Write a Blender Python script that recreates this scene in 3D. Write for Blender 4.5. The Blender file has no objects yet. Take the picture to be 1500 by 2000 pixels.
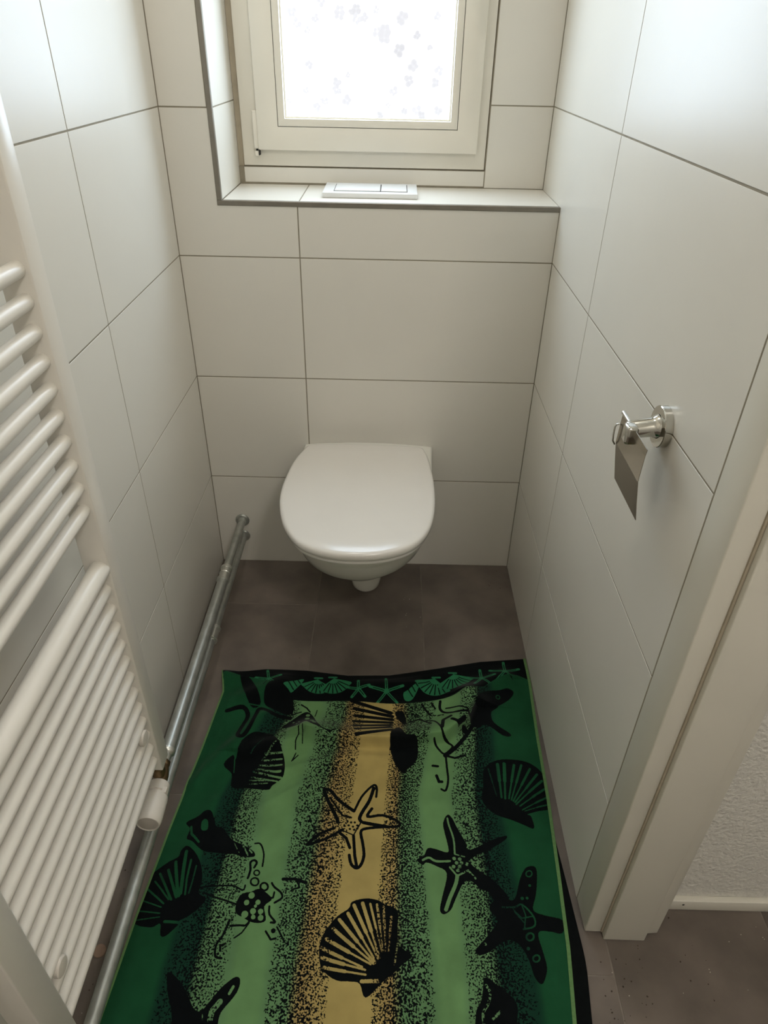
import bpy, bmesh, math, random
import numpy as np
from mathutils import Vector, Matrix

# ------------------------------------------------------------------ camera, light, exposure
SC = bpy.context.scene
COL = SC.collection
F_PX = 1347.8
PITCH, YAW, ROLL = -0.59821, -0.0045, 0.02038
cp, sp = math.cos(PITCH), math.sin(PITCH)
fwd = Vector((math.sin(YAW)*cp, math.cos(YAW)*cp, sp))
right0 = Vector((math.cos(YAW), -math.sin(YAW), 0)); up0 = right0.cross(fwd)
rgt = math.cos(ROLL)*right0 + math.sin(ROLL)*up0
upv = -math.sin(ROLL)*right0 + math.cos(ROLL)*up0
cam = bpy.data.cameras.new('camera'); cam_o = bpy.data.objects.new('camera', cam); COL.objects.link(cam_o)
M = Matrix.Identity(4)
for i in range(3):
    M[i][0] = rgt[i]; M[i][1] = upv[i]; M[i][2] = -fwd[i]
M[0][3], M[1][3], M[2][3] = 0.49608, -1.65693, 1.31961
cam_o.matrix_world = M
cam.sensor_fit = 'HORIZONTAL'; cam.sensor_width = 36.0; cam.lens = F_PX*36.0/1500.0; cam.clip_start = 0.02
SC.camera = cam_o
WINDOW_LIGHT = 8.0        # brightness of the daylit frosted pane
LAMP_LIGHT = 37.0         # brightness of the ceiling lamp shade
HALL_FILL = 60.0         # brightness of the added, unseen fill lamp in the hall
w = bpy.data.worlds.new('world'); SC.world = w; w.use_nodes = True
w.node_tree.nodes['Background'].inputs[0].default_value = (0.75, 0.87, 1.0, 1)
w.node_tree.nodes['Background'].inputs[1].default_value = 0.6
SC.view_settings.view_transform = 'Standard'; SC.view_settings.look = 'None'
SC.view_settings.gamma = 1.0; SC.view_settings.use_curve_mapping = False
SC.view_settings.exposure = 0.12

# ------------------------------------------------------------------ materials
def lin(r, g, b):
    f = lambda c: (c/255/12.92) if c/255 <= .04045 else ((c/255+.055)/1.055)**2.4
    return (f(r), f(g), f(b), 1)
MAT = {}
def mat(name, col, rough=.5, metal=0., noise=0., nscale=30., bump=0., bscale=200., spec=.5, rvar=0., coat=0.):
    m = bpy.data.materials.new(name); m.use_nodes = True
    nt = m.node_tree; p = nt.nodes['Principled BSDF']
    p.inputs['Base Color'].default_value = col; p.inputs['Roughness'].default_value = rough
    p.inputs['Metallic'].default_value = metal; p.inputs['Specular IOR Level'].default_value = spec
    p.inputs['Coat Weight'].default_value = coat
    if coat: p.inputs['Coat Roughness'].default_value = .05
    tc = nt.nodes.new('ShaderNodeTexCoord')
    if noise:
        n = nt.nodes.new('ShaderNodeTexNoise'); n.inputs['Scale'].default_value = nscale; n.inputs['Detail'].default_value = 5
        nt.links.new(tc.outputs['Object'], n.inputs['Vector'])
        r = nt.nodes.new('ShaderNodeMapRange'); r.inputs[1].default_value = .3; r.inputs[2].default_value = .7
        r.inputs[3].default_value = 1-noise; r.inputs[4].default_value = 1+noise
        nt.links.new(n.outputs['Fac'], r.inputs[0])
        mx = nt.nodes.new('ShaderNodeVectorMath'); mx.operation = 'SCALE'; mx.inputs[0].default_value = col[:3]
        nt.links.new(r.outputs[0], mx.inputs['Scale']); nt.links.new(mx.outputs[0], p.inputs['Base Color'])
        if rvar:
            r2 = nt.nodes.new('ShaderNodeMapRange'); r2.inputs[1].default_value = .3; r2.inputs[2].default_value = .7
            r2.inputs[3].default_value = rough-rvar; r2.inputs[4].default_value = rough+rvar
            nt.links.new(n.outputs['Fac'], r2.inputs[0]); nt.links.new(r2.outputs[0], p.inputs['Roughness'])
    if bump:
        n2 = nt.nodes.new('ShaderNodeTexNoise'); n2.inputs['Scale'].default_value = bscale; n2.inputs['Detail'].default_value = 4
        nt.links.new(tc.outputs['Object'], n2.inputs['Vector'])
        b = nt.nodes.new('ShaderNodeBump'); b.inputs['Strength'].default_value = bump; b.inputs['Distance'].default_value = .004
        nt.links.new(n2.outputs['Fac'], b.inputs['Height']); nt.links.new(b.outputs[0], p.inputs['Normal'])
    MAT[name] = m
    return m
mat('wall_tile', lin(227, 223, 213), .36, noise=.012, nscale=6, bump=.02, bscale=25)
def tint_by_object(name, amount):
    # every tile comes from a slightly different batch
    nt = MAT[name].node_tree; p = nt.nodes['Principled BSDF']; src = p.inputs['Base Color'].links[0].from_socket
    oi = nt.nodes.new('ShaderNodeObjectInfo'); r = nt.nodes.new('ShaderNodeMapRange'); r.inputs[3].default_value = 1-amount; r.inputs[4].default_value = 1+amount
    v = nt.nodes.new('ShaderNodeVectorMath'); v.operation = 'SCALE'
    nt.links.new(oi.outputs['Random'], r.inputs[0]); nt.links.new(src, v.inputs[0]); nt.links.new(r.outputs[0], v.inputs['Scale']); nt.links.new(v.outputs[0], p.inputs['Base Color'])
mat('grout', lin(146, 138, 120), .85, noise=.1, nscale=40)
mat('floor_tile', lin(108, 98, 89), .6, noise=.34, nscale=8, bump=.06, bscale=120, rvar=.08)
mat('floor_grout', lin(122, 113, 104), .9, noise=.15, nscale=60)
tint_by_object('floor_tile', .09)
mat('ceiling_paint', lin(235, 233, 226), .8, noise=.02)
mat('plaster', lin(224, 221, 213), .85, noise=.03, nscale=60, bump=1.0, bscale=130)
mat('frame_paint', lin(225, 221, 208), .38, noise=.015, nscale=9)
mat('window_plastic', lin(230, 224, 210), .35, noise=.012, nscale=12)
mat('rubber', lin(70, 66, 58), .7)
mat('sealant', lin(172, 161, 140), .6, noise=.08, nscale=40)
mat('alu', lin(140, 134, 124), .42, metal=.75, noise=.08, nscale=30)
mat('ceramic', lin(224, 222, 213), .12, noise=.008, nscale=10, spec=.6)
mat('seat_plastic', lin(228, 224, 217), .17, noise=.01, nscale=14)
mat('plate_plastic', lin(226, 226, 224), .3, noise=.01)
mat('gap_dark', lin(38, 36, 32), .8)
mat('radiator_paint', lin(233, 228, 218), .3, noise=.015, nscale=14)
mat('galvanised', lin(176, 178, 172), .38, metal=.7, noise=.14, nscale=45, rvar=.06)
mat('collar_metal', lin(205, 205, 198), .3, metal=.8, noise=.06)
mat('brass', lin(124, 102, 74), .38, metal=.85, noise=.2, nscale=50)
mat('valve_plastic', lin(222, 215, 204), .42, noise=.015)
mat('valve_cap', lin(188, 180, 170), .5, noise=.02)
mat('chrome', lin(205, 203, 196), .07, metal=1., noise=.01)
mat('steel_sheet', lin(165, 158, 146), .2, metal=1., noise=.05, nscale=25)
mat('felt', lin(150, 126, 108), .9, noise=.08, nscale=90)
mat('grit', lin(60, 48, 38), .9, noise=.5, nscale=300)
mat('lint', lin(200, 194, 182), .9, noise=.1)
mat('hem_fabric', lin(98, 132, 82), .95, noise=.1, nscale=200, spec=.1)
mat('dark_fabric', lin(11, 14, 14), .95, noise=.2, nscale=200, spec=.1)
def emissive(name, col, strength):
    m = bpy.data.materials.new(name); m.use_nodes = True
    p = m.node_tree.nodes['Principled BSDF']
    p.inputs['Base Color'].default_value = (.8, .8, .8, 1); p.inputs['Roughness'].default_value = .25
    p.inputs['Emission Color'].default_value = col; p.inputs['Emission Strength'].default_value = strength
    MAT[name] = m
    return m
emissive('lamp_glass', (1.0, .945, .875, 1), LAMP_LIGHT)
emissive('hall_fill_glow', (1.0, .95, .89, 1), HALL_FILL)

# ------------------------------------------------------------------ mesh helpers
def link(name, me, m=None, parent=None, smooth=False):
    if m: me.materials.append(MAT[m] if isinstance(m, str) else m)
    if smooth:
        me.polygons.foreach_set('use_smooth', [True]*len(me.polygons))
    o = bpy.data.objects.new(name, me); COL.objects.link(o)
    if parent: o.parent = parent
    return o
def from_bm(name, bm, m, parent=None, smooth=False, sharp=40):
    bmesh.ops.recalc_face_normals(bm, faces=bm.faces[:])
    me = bpy.data.meshes.new(name)
    if smooth:
        for e in bm.edges:
            if len(e.link_faces) == 2 and e.calc_face_angle(0) > math.radians(sharp): e.smooth = False
    bm.to_mesh(me); bm.free()
    return link(name, me, m, parent, smooth)
def add_box(bm, lo, hi, bev=0., seg=2):
    r = bmesh.ops.create_cube(bm, size=1)
    vs = r['verts']
    for v in vs:
        v.co = Vector([(lo[i]+hi[i])/2 + v.co[i]*(hi[i]-lo[i]) for i in range(3)])
    if bev:
        es = list({e for v in vs for e in v.link_edges})
        bmesh.ops.bevel(bm, geom=es, offset=bev, segments=seg, profile=.5, affect='EDGES')
def box(name, lo, hi, m, parent=None, bev=0., seg=2):
    bm = bmesh.new(); add_box(bm, lo, hi, bev, seg)
    return from_bm(name, bm, m, parent, smooth=bev > 0 and seg > 1, sharp=50)
def add_loft(bm, rings, cap0=True, cap1=True):
    vr = [[bm.verts.new(p) for p in r] for r in rings]
    n = len(vr[0])
    for a, b in zip(vr, vr[1:]):
        for i in range(n):
            bm.faces.new((a[i], a[(i+1) % n], b[(i+1) % n], b[i]))
    if cap0: bm.faces.new(vr[0][::-1])
    if cap1: bm.faces.new(vr[-1])
def frame_of(axis):
    a = Vector(axis).normalized()
    u = a.cross(Vector((0, 0, 1)))
    if u.length < 1e-3: u = a.cross(Vector((0, 1, 0)))
    u.normalize(); return a, u, a.cross(u)
def lathe(name, origin, axis, prof, m, parent=None, n=28, sharp=35):
    bm = bmesh.new(); add_lathe(bm, origin, axis, prof, n)
    return from_bm(name, bm, m, parent, True, sharp)
def add_lathe(bm, origin, axis, prof, n=28):
    a, u, v = frame_of(axis); o = Vector(origin)
    add_loft(bm, [[o + a*t + (u*math.cos(2*math.pi*i/n) + v*math.sin(2*math.pi*i/n))*max(r, 1e-4) for i in range(n)] for t, r in prof])
def add_tube(bm, pts, r, n=14):
    pts = [Vector(p) for p in pts]; rings = []
    rr = r if isinstance(r, (list, tuple)) else [r]*len(pts)
    u = None
    for i, p in enumerate(pts):
        d = (pts[min(i+1, len(pts)-1)] - pts[max(i-1, 0)]).normalized()
        if u is None: _, u, _ = frame_of(d)
        u = (u - d*u.dot(d)).normalized(); v = d.cross(u)
        rings.append([p + (u*math.cos(2*math.pi*k/n) + v*math.sin(2*math.pi*k/n))*rr[i] for k in range(n)])
    add_loft(bm, rings)
def tube(name, pts, r, m, parent=None, n=14):
    bm = bmesh.new(); add_tube(bm, pts, r, n); return from_bm(name, bm, m, parent, True, 50)
def prism(name, poly, z0, z1, m, parent=None, bev=0.):
    bm = bmesh.new(); add_loft(bm, [[(x, y, z0) for x, y in poly], [(x, y, z1) for x, y in poly]])
    if bev: bmesh.ops.bevel(bm, geom=bm.edges[:], offset=bev, segments=2, profile=.5, affect='EDGES')
    return from_bm(name, bm, m, parent, bev > 0, 50)
def thing(name, label, cat, loc=(0, 0, 0), group=None):
    o = bpy.data.objects.new(name, None); o.empty_display_size = .05; COL.objects.link(o); o.location = loc
    o['label'] = label; o['category'] = cat
    if group: o['group'] = group
    return o
def tag(o, label, cat, group=None):
    o['label'] = label; o['category'] = cat
    if group: o['group'] = group
    return o
def structure(o, label=None, cat=None):
    o['kind'] = 'structure'
    if label: o['label'] = label
    if cat: o['category'] = cat
    return o
def settle(root):
    """keep children where they were modelled (world space) after the root got its base location"""
    bpy.context.view_layer.update()
    inv = Matrix.Translation(root.location).inverted()
    for ch in root.children: ch.matrix_parent_inverse = inv

# ------------------------------------------------------------------ room
W = 0.868; H = 2.40; YB = -2.60; XR = 2.20; YW = -0.995     # room width, ceiling, rear wall, hall side, hall wall plane
LED = 1.0207; REC = 0.225; XO = 0.112; ZT = 1.96              # ledge height, recess depth, recess left edge, recess top
J = 0.0014; TH = 0.006; GR = 0.0006                            # half joint, tile thickness, joint recess
tile_cache = {}
def tile(parent, axis, face, sgn, a0, a1, b0, b1, m='wall_tile', name='tile'):
    """one wall/floor tile; axis = facing axis, face = surface coordinate, sgn = outward direction"""
    a0 += J; a1 -= J; b0 += J; b1 -= J
    key = (axis, sgn, round(a1-a0, 4), round(b1-b0, 4), m)
    if key not in tile_cache:
        bm = bmesh.new(); A, B = (a1-a0)/2, (b1-b0)/2
        lo = [0, 0, 0]; hi = [0, 0, 0]; o = [i for i in range(3) if i != axis]
        lo[o[0]], hi[o[0]], lo[o[1]], hi[o[1]] = -A, A, -B, B
        lo[axis], hi[axis] = (-TH, 0) if sgn > 0 else (0, TH)
        add_box(bm, lo, hi,   .0003, 1)
        bmesh.ops.recalc_face_normals(bm, faces=bm.faces[:])
        me = bpy.data.meshes.new(name); bm.to_mesh(me); bm.free(); me.materials.append(MAT[m]); tile_cache[key] = me
    ob = bpy.data.objects.new(name, tile_cache[key]); COL.objects.link(ob); ob.parent = parent
    o = [i for i in range(3) if i != axis]; loc = [0, 0, 0]
    loc[axis] = face; loc[o[0]] = (a0+a1)/2; loc[o[1]] = (b0+b1)/2; ob.location = loc
    return ob
ROWS = [i*.3 for i in range(9)]
# floor
floor = structure(box('floor', (-.12, YB-.1, -.12), (XR+.1, .5, -GR), 'floor_grout'), 'grey brown stone-look tiled floor', 'floor')
xs = [0.005, .305, .603, .905, 1.205, 1.505, 1.805, 2.105, 2.2]
for c in range(len(xs)-1):
    x0 = 0.0 if c == 0 else xs[c]
    y = [-.195, -.495, -.52, -1.6+.6, -.8, -.5, -.8, -.5][c] + 1.2
    while y > YB:
        hi_, lo_ = min(y, -.001), max(y-.6, YB)
        x1 = xs[c+1]
        if hi_-lo_ > .03:
            if hi_ > YW and x1 > W+.05:
                if x0 > W: hi_ = min(hi_, YW)
                if x0 < W and lo_ < YW < hi_:
                    tile(floor, 2, 0, 1, x0, W+.0014, YW, hi_, 'floor_tile'); hi_ = YW
                elif x0 < W and lo_ >= YW: x1 = W+.0014
            if hi_-lo_ > .03: tile(floor, 2, 0, 1, x0, x1, lo_, hi_, 'floor_tile')
        y -= .6
ceiling = structure(box('ceiling', (-.12, YB-.1, H), (XR+.1, .5, H+.1), 'ceiling_paint'), 'plain white ceiling', 'ceiling')
# left wall
wl = structure(box('wall_left', (-.12, YB-.1, 0), (-GR, .5, H), 'grout'), 'left wall clad in large white tiles', 'wall')
ys = [0, -.4768, -1.0768, -1.6768, -2.2768, YB]
for r in range(8):
    for c in range(5): tile(wl, 0, 0, 1, ys[c+1], ys[c], ROWS[r], ROWS[r+1])
# right wall up to the door frame
wr = structure(box('wall_right', (W+GR, YW, 0), (W+.12, .5, H), 'grout'), 'right wall clad in large white tiles', 'wall')
for r in range(8):
    z0, z1 = ROWS[r], ROWS[r+1]
    tile(wr, 0, W, -1, -.9905, -.365, z0, z1)
    if r < 3: tile(wr, 0, W, -1, -.365, 0, z0, z1)
    else: tile(wr, 0, W, -1, -.365, REC, z0 if r > 3 else .9, z1)
# back wall with the window recess
bm = bmesh.new()
add_box(bm, (-.001, GR, 0), (W+.001, .5, LED-GR)); add_box(bm, (-.001, GR, LED-GR), (XO-GR, .5, H))
add_box(bm, (.718, REC+GR, LED-GR), (W+.001, .5, H)); add_box(bm, (XO-GR, REC+GR, LED-GR), (.718, .5, 1.060))
add_box(bm, (XO-GR, GR, ZT), (W+.001, .5, H))
wb = structure(from_bm('wall_back', bm, 'grout'), 'end wall behind the toilet with tiled window recess', 'wall')
for r in range(3):
    tile(wb, 1, 0, -1, 0, .281, ROWS[r], ROWS[r+1]); tile(wb, 1, 0, -1, .281, W, ROWS[r], ROWS[r+1])
TRIM = 0.010
tile(wb, 1, 0, -1, .281, W, .9, LED-TRIM+.001)
pl = [(J, .9+J), (.281-J, .9+J), (.281-J, LED-TRIM-.0004), (XO-TRIM-.0004, LED-TRIM-.0004), (XO-TRIM-.0004, 1.2-J), (J, 1.2-J)]
bm = bmesh.new(); add_loft(bm, [[(x, 0, z) for x, z in pl], [(x, TH, z) for x, z in pl]])
from_bm('tile', bm, 'wall_tile', wb)
for r in range(4, 8): tile(wb, 1, 0, -1, 0, XO-TRIM if ROWS[r] < ZT else XO, ROWS[r], min(ROWS[r+1], H))
tile(wb, 1, 0, -1, XO, W, ZT, 2.1); tile(wb, 1, 0, -1, XO, W, 2.1, H)
# recess: sill, left reveal, soffit, tiled strips round the window
for a, b in ((XO, .284), (.284, W)): tile(wb, 2, LED, 1, a, b, .001, REC)
for z0, z1 in ((LED, 1.2), (1.2, 1.5), (1.5, 1.8), (1.8, ZT)):
    tile(wb, 0, XO, 1, .001, REC+.01, z0, z1); tile(wb, 1, REC, -1, .719, W, z0, z1)
tile(wb, 2, ZT, -1, XO, W, 0, REC)
tile(wb, 1, REC, -1, XO+.012, .719, LED+.003, 1.060)
# aluminium edge trims
bm = bmesh.new(); add_box(bm, (XO-TRIM, -.0015, LED-TRIM), (W, .010, LED+.0006), .0008, 1)
structure(from_bm('trim_1', bm, 'alu'), 'grey aluminium edge trim along front of the window ledge', 'trim')
bm = bmesh.new(); add_box(bm, (XO-TRIM, -.0015, LED+.0006), (XO+.0006, .010, ZT), .0008, 1)
structure(from_bm('trim_2', bm, 'alu'), 'upright aluminium edge trim left of the window recess', 'trim')
# hall beyond the door frame
structure(box('wall_hall', (W+.1205, YW, 0), (XR+.1, YW+.13, H), 'plaster'), 'rough white plaster wall beyond the door frame', 'wall')
structure(box('wall_rear', (-.12, YB-.1, 0), (XR+.1, YB, H), 'plaster'), 'plaster wall behind the viewer', 'wall')
structure(box('wall_side', (XR, YB, 0), (XR+.1, YW, H), 'plaster'), 'plaster wall at far right of the hall', 'wall')
bb = structure(box('baseboard_hall', (1.0005, YW-.0115, 0), (XR, YW, .030), 'frame_paint', None, .0012, 2), 'low cream skirting under the plaster wall', 'baseboard')
lathe('nail_hole', (1.058, YW-.0114, .018), (0, -1, 0), [(-.001, .0022), (.0003, .0024)], 'gap_dark', bb, 10)
# door frame
df = structure(prism('door_1', [(W-.0005, -.9915), (W+.001, -1.0505), (.8995, -1.0508), (.8995, -.996), (W+.08, -.9952)], .004, H, 'frame_paint', None, .0025), 'white door frame at end of the right tiled wall', 'door frame')
prism('architrave', [(.9002, -.997), (.9002, -1.0625), (.9732, -1.0632), (.9732, -.997)], .002, H, 'frame_paint', df, .0018)
prism('cover_strip', [(.9758, -.997), (.9758, -1.0528), (.9995, -1.0508), (.9995, -.997)], .005, H, 'frame_paint', df, .0018)
box('rebate_shade', (.8965, -1.0535, .01), (.8999, -1.0500, H-.01), 'sealant', df)  # tan strip standing in for the brownish shadow along the rebate

# ------------------------------------------------------------------ window
win = thing('window_1', 'white plastic window with frosted butterfly-pattern pane above the ledge', 'window', (.4245, REC, 1.06)); win['kind'] = 'structure'
def ring_frame(name, x0, x1, z0, z1, wd, y0, y1, m, parent, bev=.002):
    """rectangular frame of width wd, front at y0 and back at y1"""
    bm = bmesh.new()
    o = [(x0, z0), (x1, z0), (x1, z1), (x0, z1)]; i = [(x0+wd, z0+wd), (x1-wd, z0+wd), (x1-wd, z1-wd), (x0+wd, z1-wd)]
    vs = [[bm.verts.new((x, y, z)) for x, z in pts] for pts, y in ((o, y0), (i, y0), (i, y1), (o, y1))]
    for a in range(4):
        A, B = vs[a], vs[(a+1) % 4]
        for k in range(4): bm.faces.new((A[k], A[(k+1) % 4], B[(k+1) % 4], B[k]))
    bmesh.ops.recalc_face_normals(bm, faces=bm.faces[:])
    if bev:
        es = [e for e in bm.edges if e.calc_face_angle(0) > .5 and e.calc_length() > .1 and min(v.co.y for v in e.verts) < y0+1e-5]
        bmesh.ops.bevel(bm, geom=es, offset=bev, segments=2, profile=.5, affect='EDGES')
    return from_bm(name, bm, m, parent, True, 40)
WZ1 = 1.945
ring_frame('sealant_joint', .1125, .7185, 1.0570, WZ1+.008, .022, REC+.006, REC+.03, 'sealant', win, 0)
ring_frame('frame', .1265, .7160, 1.0625, WZ1, .075, REC-.001, REC+.07, 'window_plastic', win)
sash = ring_frame('sash', .1670, .6935, 1.0985, WZ1-.036, .0505, REC-.019, REC+.05, 'window_plastic', win, .003)
ring_frame('glazing_bead', .2179, .6426, 1.1494, WZ1-.0869, .0165, REC-.0188, REC+.012, 'window_plastic', sash, .002)
ring_frame('gasket', .2174, .6431, 1.1489, WZ1-.0864, .002, REC-.0178, REC+.01, 'rubber', sash, 0)
ring_frame('pane_edge', .2340, .6265, 1.1655, WZ1-.1030, .004, REC-.007, REC+.012, 'window_plastic', sash, .001)
# frosted pane: a grid that carries the butterfly print as an attribute
rnd = random.Random(5)
nx, nz = 190, 330; gx0, gx1, gz0, gz1 = .2345, .6260, 1.166, WZ1-.1035
X, Z = np.meshgrid(np.linspace(gx0, gx1, nx), np.linspace(gz0, gz1, nz))
fly = np.zeros_like(X)
for k in range(120):
    cx, cz = rnd.uniform(gx0, gx1), rnd.uniform(gz0, gz1); s = rnd.uniform(.004, .0085); a = rnd.uniform(0, 6.28); st_ = rnd.uniform(.1, 1)*min(1., .25+(cx-gx0)/.3)
    u = (X-cx)*math.cos(a)+(Z-cz)*math.sin(a); v = -(X-cx)*math.sin(a)+(Z-cz)*math.cos(a)
    for (px, pz, r) in ((.8, .55, .75), (-.8, .55, .75), (.55, -.6, .55), (-.55, -.6, .55)):
        d = np.hypot(u/s-px, v/s-pz)-r
        fly = np.maximum(fly, st_*np.clip(.5-d*2.5, 0, 1))
me = bpy.data.meshes.new('pane')
V = np.stack([X, np.full_like(X, REC+.004), Z], -1).reshape(-1, 3)
idx = np.arange(nx*nz).reshape(nz, nx)
Fq = np.stack([idx[:-1, :-1], idx[:-1, 1:], idx[1:, 1:], idx[1:, :-1]], -1).reshape(-1, 4)
me.from_pydata(V.tolist(), [], Fq.tolist())
at = me.attributes.new('print', 'FLOAT', 'POINT'); at.data.foreach_set('value', fly.reshape(-1).astype(np.float32))
pm = emissive('frosted_pane', (.69, .845, 1.0, 1), WINDOW_LIGHT)
nt = pm.node_tree; pb = nt.nodes['Principled BSDF']
an = nt.nodes.new('ShaderNodeAttribute'); an.attribute_name = 'print'
mr = nt.nodes.new('ShaderNodeMapRange'); mr.inputs[2].default_value = .12; mr.inputs[3].default_value = WINDOW_LIGHT; mr.inputs[4].default_value = .76
ms = nt.nodes.new('ShaderNodeMath'); ms.operation = 'MULTIPLY_ADD'; ms.inputs[1].default_value = -.14
nt.links.new(an.outputs['Fac'], mr.inputs[0]); nt.links.new(an.outputs['Fac'], ms.inputs[0]); nt.links.new(mr.outputs[0], ms.inputs[2]); nt.links.new(ms.outputs[0], pb.inputs['Emission Strength'])
mc = nt.nodes.new('ShaderNodeMix'); mc.data_type = 'RGBA'; mc.inputs[6].default_value = (.69, .845, 1.0, 1); mc.inputs[7].default_value = (.93, .94, 1.0, 1)
mf = nt.nodes.new('ShaderNodeMapRange'); mf.inputs[2].default_value = .12; nt.links.new(an.outputs['Fac'], mf.inputs[0]); nt.links.new(mf.outputs[0], mc.inputs[0]); nt.links.new(mc.outputs[2], pb.inputs['Emission Color'])
pb.inputs['Roughness'].default_value = .4; pb.inputs['Base Color'].default_value = (.22, .22, .23, 1)
link('pane', me, pm, sash)
# hinge at lower left, handle on the right stile
hg = box('hinge', (.1560, REC-.016, 1.1005), (.1685, REC+.004, 1.1815), 'window_plastic', win, .003)
lathe('hinge_pin', (.1620, REC-.009, 1.0935), (0, 0, 1), [(0, .0022), (.008, .0022)], 'gap_dark', hg, 10)
box('hinge_cup', (.1565, REC-.014, 1.0845), (.1672, REC+.002, 1.0960), 'window_plastic', win, .002)
box('hinge_gap', (.1672, REC-.0185, 1.0870), (.1692, REC+.002, 1.1000), 'gap_dark', win)
hd = box('handle', (.6530, REC-.032, 1.462), (.6790, REC-.019, 1.530), 'window_plastic', sash, .005, 3)
bm = bmesh.new(); add_tube(bm, [(.666, REC-.03, 1.497), (.666, REC-.048, 1.497), (.666, REC-.058, 1.488), (.666, REC-.060, 1.46), (.666, REC-.058, 1.42), (.666, REC-.056, 1.401), (.666, REC-.056, 1.396)], [.010, .010, .0105, .0105, .010, .0095, .006], 14)
from_bm('lever', bm, 'window_plastic', hd, True, 50)
settle(win)
# blind outer wall so the recess is closed behind the frame
structure(box('wall_outer', (.12, REC+.075, 1.05), (.73, REC+.10, ZT+.01), 'plaster'), 'masonry behind the window frame', 'wall')

# ------------------------------------------------------------------ ceiling lamp above the toilet, fill lamp added in the hall
def ceiling_lamp(LX, LY, r, label, m):
    lamp = thing('ceiling_lamp', label, 'lamp', (LX, LY, H), 'round ceiling lamps')
    lathe('base', (LX, LY, H), (0, 0, -1), [(0, r*1.05), (.018, r*1.05), (.02, r*1.02)], 'ceiling_paint', lamp, 40)
    lathe('shade', (LX, LY, H-.02), (0, 0, -1), [(0, r), (.02, r*.98), (.04, r*.84), (.056, r*.6), (.066, r*.28), (.068, .001)], m, lamp, 40)
    settle(lamp)
ceiling_lamp(.35, -.47, .085, 'round opal glass lamp on the ceiling above the toilet', 'lamp_glass')
ceiling_lamp(1.05, -2.20, .13, 'unseen round fill lamp added on the ceiling of the hall', 'hall_fill_glow')  # added fill light, brightens hall wall and door frame

# ------------------------------------------------------------------ toilet
def smooth_closed(pts, n):
    out = []
    m = len(pts)
    for i in range(m):
        p0, p1, p2, p3 = [Vector(pts[(i+k-1) % m]) for k in range(4)]
        for s in range(n):
            t = s/n
            out.append(.5*((2*p1)+(-p0+p2)*t+(2*p0-5*p1+4*p2-p3)*t*t+(-p0+3*p1-3*p2+p3)*t**3))
    return out
toilet = thing('toilet', 'white wall-hung toilet with closed lid under the window', 'toilet', (.44, -.25, 0))
CX = .4405
def d_ring(z, yb, yf, hw, hwb, ym, n=56, pw=2.05, dome=0.):
    """horizontal slice: straight back edge at yb, round front at yf"""
    pts = []
    for i in range(n):
        t = math.pi*i/(n-1)
        c, s = math.cos(t), math.sin(t)
        x = hw*math.copysign(abs(c)**(2/pw), c); y = ym + (yf-ym)*abs(s)**(2/pw)
        pts.append((x, y))
    k = 8
    side = [(hw+(hwb-hw)*((j/k)**1.6), ym+(yb-ym)*(j/k)) for j in range(k, 0, -1)]
    back = [(hwb*(1-2*j/10), yb) for j in range(1, 10)]
    full = side + pts + [(-x, y) for x, y in side[::-1]] + [(-x, y) for x, y in back]
    return [(.4425+.030*y+x, y, z + dome*(1-(x/hwb)**2)*max(0, 1-abs(y-yb)/.05)) for x, y in full]
YT = -.0005
sl = [(.168, -.215, .030, .030, -.10), (.170, -.248, .050, .045, -.12), (.180, -.282, .068, .058, -.14), (.20, -.322, .090, .075, -.16), (.23, -.361, .112, .095, -.18),
      (.262, -.397, .132, .115, -.20), (.285, -.416, .143, .130, -.215), (.294, -.434, .152, .142, -.23), (.312, -.454, .159, .152, -.24), (.345, -.477, .166, .162, -.25), (.376, -.494, .170, .170, -.26),
      (.400, -.506, .172, .174, -.26), (.406, -.504, .170, .1735, -.26), (.4085, -.498, .165, .170, -.26)]
def shrink(k):
    c = (.43, -.11)
    out = []
    for x, y, z in d_ring(.4085, YT, -.498, .165, .170, -.26):
        nx_, ny_ = c[0]+(x-c[0])*k, c[1]+(y-c[1])*k
        out.append((nx_, ny_, .4085 + .009*(1-min(1, ((nx_-.4425)/.17)**2))*max(0, 1-abs(ny_)/.05)))
    return out
top_rings = [shrink(k) for k in (.98, .94, .88, .8, .7, .55, .4, .2, .05)]
bm = bmesh.new()
add_loft(bm, [d_ring(z, YT, yf, hw, hwb, ym, dome=.009 if z > .405 else 0) for z, yf, hw, hwb, ym in sl] + top_rings)
bowl = from_bm('bowl', bm, 'ceramic', toilet, True, 50)
bm = bmesh.new()
rings = []
for z, r, yc in ((.060, .022, -.165), (.062, .032, -.165), (.070, .039, -.165), (.09, .0425, -.165), (.12, .044, -.165), (.16, .048, -.165)):
    pts = []
    for i in range(32):
        a = 2*math.pi*i/32; x = r*math.cos(a); y = r*math.sin(a)
        pts.append((CX+.002+x, yc+(y*1.25 if y < 0 else y*1.0 + (0 if y <= 0 else .10*(y/r))), z))
    rings.append(pts)
add_loft(bm, rings)
from_bm('outlet', bm, 'ceramic', toilet, True, 50)
lid_pts = [(.2930, -.0640), (.2751, -.0950), (.2590, -.1500), (.2500, -.2131), (.2455, -.2745), (.2484, -.3342), (.2606, -.3960), (.2769, -.4423), (.3027, -.4850), (.3324, -.5100), (.3767, -.5280), (.4350, -.5340), (.4930, -.5260), (.5406, -.5040), (.5704, -.4730), (.5918, -.4280), (.6043, -.3719), (.6095, -.3082), (.6100, -.2519), (.6075, -.1973), (.6020, -.1345), (.5930, -.0870), (.5800, -.0650), (.5256, -.0590), (.4340, -.0570), (.3502, -.0580)]
lp = smooth_closed([(x, y, 0) for x, y in lid_pts], 4)
cl = Vector((.43, -.29, 0))
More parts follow.
